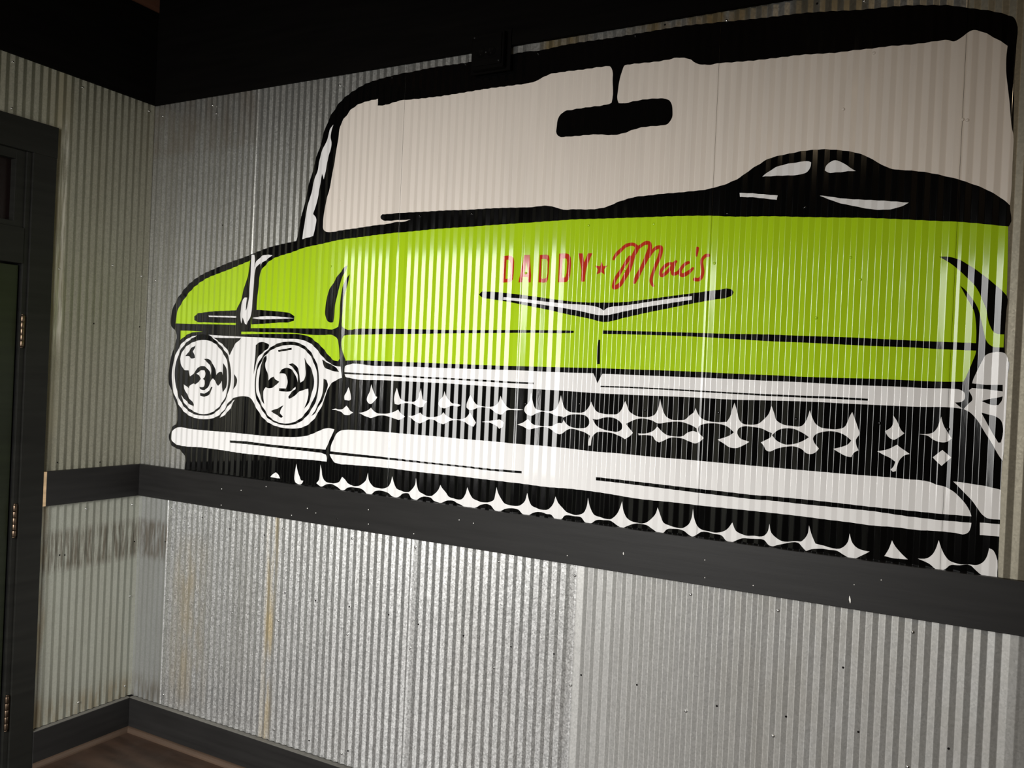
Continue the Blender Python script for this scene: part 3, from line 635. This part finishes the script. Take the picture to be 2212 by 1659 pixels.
part('bumper_line', 'C 720,252 900,262 1150,295 1400,320 1740,350 1760,405 1735,402 1700,385 1640,378 1400,350 1150,322 900,292 720,275', 2, M_black, bq, sm=False)
part('bumper_end', 'M 1600,560 1680,568 1750,580 1880,600 2012,632 2008,760 2005,890 1940,885 1890,875 1850,845 1810,790 1770,735 1700,660', 1, M_white)
part('bumper_end', 'M 1830,915 1900,920 2003,930 1998,1037 1940,1030 1830,1022', 1, M_white, sm=False)

# pointed highlights below the bumper
part('lower_grille_highlight', 'C 1155,640 1180,610 1210,593 1235,610 1252,655 1200,650', 1, M_white)
part('lower_grille_highlight', 'C 1432,500 1440,560 1460,640 1480,675 1503,680 1490,710 1460,720 1430,705 1408,670 1410,610 1425,540', 1, M_white)
part('lower_grille_highlight', """O 15,575 35,545 45,480 50,415 62,450 70,520 85,555 120,570 180,575 215,560 240,520 270,555 310,590 370,600 400,590 440,550 462,485 475,560 500,600 540,615 600,620 635,605 655,570 668,515 685,580 710,620 760,645 815,650 845,625
 865,590 873,530 885,600 905,645 950,675 1010,685 1050,655 1070,625 1087,590 1120,640 1160,690 1220,712 1265,715 1300,680 1320,610 1340,670 1375,710 1430,735 1510,738 1545,720 1560,670 1572,610 1600,690 1630,740 1690,765 1770,768
 1810,740 1835,660 1850,720 1880,770 1930,795 2020,800 2050,770 2080,690 2110,750 2150,800 N 211,840 280,848 330,825 350,780 362,700 380,790 420,850 480,872 560,885 600,855 640,780 657,730 675,830 700,880 760,910 850,920 900,890
 945,840 962,785 990,860 1020,920 1080,945 1180,962 1230,930 1255,880 1270,797 1285,890 1320,960 1400,990 1500,1000 1560,975 1607,915 1640,985 1700,1020 1800,1030 1880,1030 1910,1000 1930,925 1945,1000 1990,1050 2060,1080
 2170,1075 M 280,1080 310,1060 340,1020 355,940 380,1030 410,1095 500,1120 620,1140 670,1110 690,1080 705,1010 730,1090 780,1140 878,1165 830,1190 790,1210 750,1225 700,1220 650,1190 610,1165 520,1148 440,1140 380,1145 330,1160
 300,1130 260,1090 150,1095 80,1110 40,1120 10,1110 N 1880,1065 1780,1055 1700,1050 1650,1065 1610,1082 1560,1072 1520,1030 1440,1010 1340,995 1300,1020 1265,1035 1230,1020 1190,985 1120,970 1040,975 1010,1005 960,1000 920,970
 860,935 760,925 700,945 660,960 620,945 570,905 500,893 430,895 390,920 345,915 300,870 230,858 160,855 130,885 70,880 40,845 0,840 O 1960,825 1890,830 1850,850 1800,840 1760,805 1700,790 1650,795 1600,815 1550,805 1520,765
 1440,760 1390,785 1300,780 1250,755 1190,725 1140,725 1090,745 1040,730 1000,700 920,695 880,720 840,705 810,665 760,665 720,695 670,690 630,655 580,640 520,645 490,668 450,665 410,625 370,615 290,612 245,635 210,620 170,590
 90,588 65,603 30,590""", 1, M_white)
part('lower_grille_highlight', 'M 1072,1068 1100,1120 1150,1180 1208,1232 1100,1225 1005,1205 1040,1150', 1, M_white)
part('lower_grille_highlight', """M 1475,1065 1500,1140 1530,1200 1570,1245 1640,1270 1750,1278 1820,1278 1860,1255 1890,1210 1905,1160 1910,1135 1940,1150 1970,1200 1980,1390 1900,1385 1840,1365 1800,1330 1750,1285 1640,1283 1570,1285 1545,1305 1510,1325
 1450,1315 1400,1275 1350,1250 1295,1225 1370,1225 1420,1190 1450,1140""", 1, M_white)

# headlights
part('headlight_surround', """B 385,215 300,240 200,320 150,420 115,530 103,640 110,760 140,860 190,970 260,1050 350,1095 440,1108 540,1098 600,1070 660,1010 710,930 760,885 820,868 900,868 950,890 970,930 1000,980 1040,1050 1100,1120 1170,1165 1260,1195
 1370,1208 1480,1198 1560,1160 1620,1100 1670,1020 1700,960 1740,860 1760,790 1800,730 1850,695 1910,668 1900,550 1850,545 1780,510 1720,460 1670,400 1600,320 1540,285 1480,265 1300,255 1100,243 900,235 700,225 490,212 440,208""", 1, M_white)
for t in ('B 380,214 440,196 495,210 540,245 600,300 500,290 430,262 330,262',
          'B 550,243 700,247 845,247 800,290 760,340 735,400 725,430 705,390 660,330 600,280',
          'B 1010,310 1060,288 1110,300 1140,320 1125,355 1085,390 1040,430 1005,490 985,570 975,635 978,560 990,430 995,320',
          'B 770,625 795,680 790,740 762,795 772,700',
          'B 1702,475 1760,510 1830,545 1888,608 1830,600 1770,580 1720,550',
          'B 1715,678 1750,690 1762,740 1750,800 1720,880 1670,970 1610,1060 1590,1075 1640,990 1690,880 1710,780'):
    part('surround_shading', t, 2, M_black)
part('surround_highlight', 'B 775,900 740,970 690,1040 650,1075 612,1095 650,1040 700,975 740,930', 1, M_white)
h1 = part('headlight', """B 430,205 330,245 230,330 170,440 145,560 142,680 155,790 190,900 250,990 330,1050 430,1070 530,1060 610,1000 670,910 715,800 732,690 730,560 710,450 660,370 590,290 510,230""", 2, M_black)
part('lens', 'B 430,268 350,285 270,330 215,400 200,470 185,600 190,750 205,860 250,950 330,1020 430,1055 520,1040 600,985 660,900 700,790 712,680 705,560 680,460 640,390 570,310 500,275', 3, M_white, h1)
for t in ('B 360,325 330,390 345,430 352,455 320,465 290,440 255,440 280,400 320,350',
          """B 200,462 210,540 240,585 282,590 290,620 305,655 330,630 360,600 385,560 420,545 460,550 500,590 520,640 528,600 520,560 490,510 445,470 490,468 530,500 560,560 580,640 620,605 640,610 652,640 655,510 680,560 690,640 690,740 650,825 640,700
 600,755 545,675 510,720 490,770 450,800 410,785 400,765 440,765 455,740 455,700 435,680 460,650 465,620 450,590 420,590 370,625 400,650 420,680 360,740 340,730 310,745 285,780 235,735 245,790 290,880 345,950 340,975 290,945 230,880 205,855 180,780 175,680 182,560""",
          'B 540,768 520,825 480,862 440,870 412,858 412,830 460,835 500,805 530,765'):
    part('lens_shading', t, 4, M_black, h1)
h2 = part('headlight', """B 1340,285 1230,305 1140,360 1060,450 1010,560 985,690 985,800 1010,900 1060,1000 1120,1090 1200,1145 1300,1172 1400,1165 1480,1130 1560,1050 1620,950 1660,820 1672,690 1655,560 1610,440 1540,350 1440,295""", 2, M_black)
part('lens', 'B 1330,322 1240,340 1150,385 1080,460 1030,560 1003,690 1005,800 1030,890 1080,990 1140,1080 1220,1135 1310,1155 1400,1140 1480,1095 1550,1010 1610,900 1645,780 1650,680 1630,550 1580,440 1510,365 1420,325', 3, M_white, h2)
for t in ('B 1235,375 1378,350 1378,372 1240,395',
          'B 1110,430 1112,470 1100,520 1105,580 1130,640 1138,700 1160,670 1185,655 1215,690 1245,710 1215,745 1150,780 1100,770 1085,800 1080,860 1088,950 1060,900 1035,820 1030,720 1040,620 1055,520 1085,460',
          """B 1245,622 1280,580 1320,562 1360,570 1400,605 1430,670 1440,720 1440,640 1410,580 1350,525 1390,515 1430,545 1460,620 1475,720 1500,700 1530,640 1525,560 1512,455 1545,510 1590,580 1615,660 1615,760 1590,850 1545,960 1515,1000 1540,930 1555,850
 1555,785 1500,800 1440,830 1400,870 1350,892 1345,870 1370,830 1420,790 1420,765 1370,810 1300,815 1245,810 1245,780 1320,783 1338,740 1335,670 1310,630""",
          'B 1290,960 1265,1010 1258,1045 1283,1080 1270,1095 1200,1050 1155,1022 1200,1005 1240,990'):
    part('lens_shading', t, 4, M_black, h2)

# lettering: DADDY * Mac's
let = bpy.data.objects.new('lettering', None); COL.objects.link(let); let.parent = mural
let.matrix_parent_inverse = Matrix.Translation(mural.location).inverted(); let['label'] = 'red shop lettering on the hood'
def letter(txt, holes=(), sm=False): part('letter', txt, 2, M_red, let, sm=sm, holes=holes)
letter('P 80,430 200,425 260,440 295,480 308,560 300,800 285,920 250,985 200,1005 50,1010', ['P 145,520 190,515 220,540 235,600 235,800 220,900 205,930 125,930'])
letter('P 530,415 645,405 680,860 670,1005 615,1005 600,885 500,885 485,1005 412,1010 500,600', ['P 575,560 540,800 610,800'])
letter('P 865,410 1020,405 1065,425 1080,500 1060,800 1040,950 1010,1000 955,1012 835,1005', ['P 910,500 975,495 1020,510 1035,560 1035,800 1015,890 985,920 900,925'])
letter('P 1290,385 1440,375 1510,400 1545,470 1550,600 1530,850 1500,950 1450,1000 1270,1005', ['P 1365,490 1420,480 1450,500 1465,570 1450,800 1420,890 1345,905'])
letter('P 1715,378 1795,375 1830,570 1920,378 2005,370 1880,720 1860,850 1845,990 1758,990 1770,740')
part('star', 'H 1198,660 1213,700 1255,695 1222,728 1228,775 1195,752 1157,772 1170,730 1143,695 1185,700', 2, M_red, let, sm=False)
def stroke(pts):
    """variable-width brush stroke in tile Q: (x, y, width)"""
    f = []
    for i in range(len(pts)-1):
        p0, p1, p2, p3 = pts[max(0, i-1)], pts[i], pts[i+1], pts[min(len(pts)-1, i+2)]
        for q in range(5):
            t = q/5
            f.append(tuple(0.5*(2*p1[k]+(p2[k]-p0[k])*t+(2*p0[k]-5*p1[k]+4*p2[k]-p3[k])*t*t+(3*p1[k]-p0[k]-3*p2[k]+p3[k])*t**3) for k in range(3)))
    f.append(pts[-1]); Lf, Rt = [], []
    for i, (x, y, w) in enumerate(f):
        a, b = f[max(0, i-1)], f[min(len(f)-1, i+1)]; dx, dy = b[0]-a[0], b[1]-a[1]; l = math.hypot(dx, dy)+1e-9
        w *= 0.88; Lf.append((x-dy/l*w/2, y+dx/l*w/2)); Rt.append((x+dy/l*w/2, y-dx/l*w/2))
    tox, toy, s_ = TILES['Q']; W2 = lambda q: on_main(tox+q[0]/s_, toy+q[1]/s_)
    out = [[[W2(c) for c in (Lf[i], Lf[i+1], Rt[i+1], Rt[i])]] for i in range(len(f)-1)]
    for (x, y, w) in (f[0], f[-1]):
        out.append([[W2((x+w*0.44*math.cos(k*math.pi/6), y+w*0.44*math.sin(k*math.pi/6))) for k in range(12)]])
    return out
def script_letter(*strokes):
    g = []
    for st_ in strokes: g += stroke(st_)
    paint_part('letter', g, 2, M_red, let)
script_letter([(238, 550, 62), (280, 480, 70), (350, 400, 75), (450, 310, 80), (560, 258, 75), (640, 262, 75), (700, 310, 80), (690, 380, 90), (640, 470, 95), (590, 620, 98), (540, 760, 95), (450, 930, 95), (370, 1050, 95), (255, 1120, 95), (245, 1040, 70),
               (290, 930, 70), (370, 800, 78), (470, 650, 75), (560, 510, 75)],
              [(720, 330, 70), (800, 270, 75), (880, 232, 85), (945, 235, 85), (960, 320, 90), (930, 430, 95), (880, 560, 95), (790, 740, 92), (710, 890, 88), (655, 1020, 62)],
              [(940, 500, 60), (990, 420, 70), (1060, 350, 75), (1130, 312, 80), (1180, 325, 90), (1175, 420, 92), (1140, 530, 80), (1090, 650, 70), (1040, 780, 70), (1000, 890, 75), (985, 980, 80), (1005, 1050, 70), (1030, 1085, 55)])
script_letter([(1400, 640, 62), (1330, 645, 70), (1250, 705, 80), (1180, 790, 80), (1178, 860, 85), (1220, 875, 80), (1290, 820, 72), (1360, 740, 75), (1430, 650, 75), (1480, 600, 62)],
              [(1450, 660, 70), (1412, 760, 75), (1410, 830, 80), (1445, 850, 78), (1510, 820, 70), (1560, 770, 60)])
script_letter([(1725, 618, 66), (1660, 655, 72), (1600, 715, 80), (1555, 790, 85), (1572, 855, 90), (1635, 870, 88), (1725, 815, 80), (1815, 738, 62)])
script_letter([(1912, 332, 62), (1902, 400, 60), (1892, 490, 36)])
script_letter([(2130, 480, 76), (2070, 488, 80), (2012, 540, 76), (1988, 610, 76), (2000, 700, 76), (2014, 800, 76), (1990, 900, 80), (1930, 958, 80), (1858, 958, 88)])
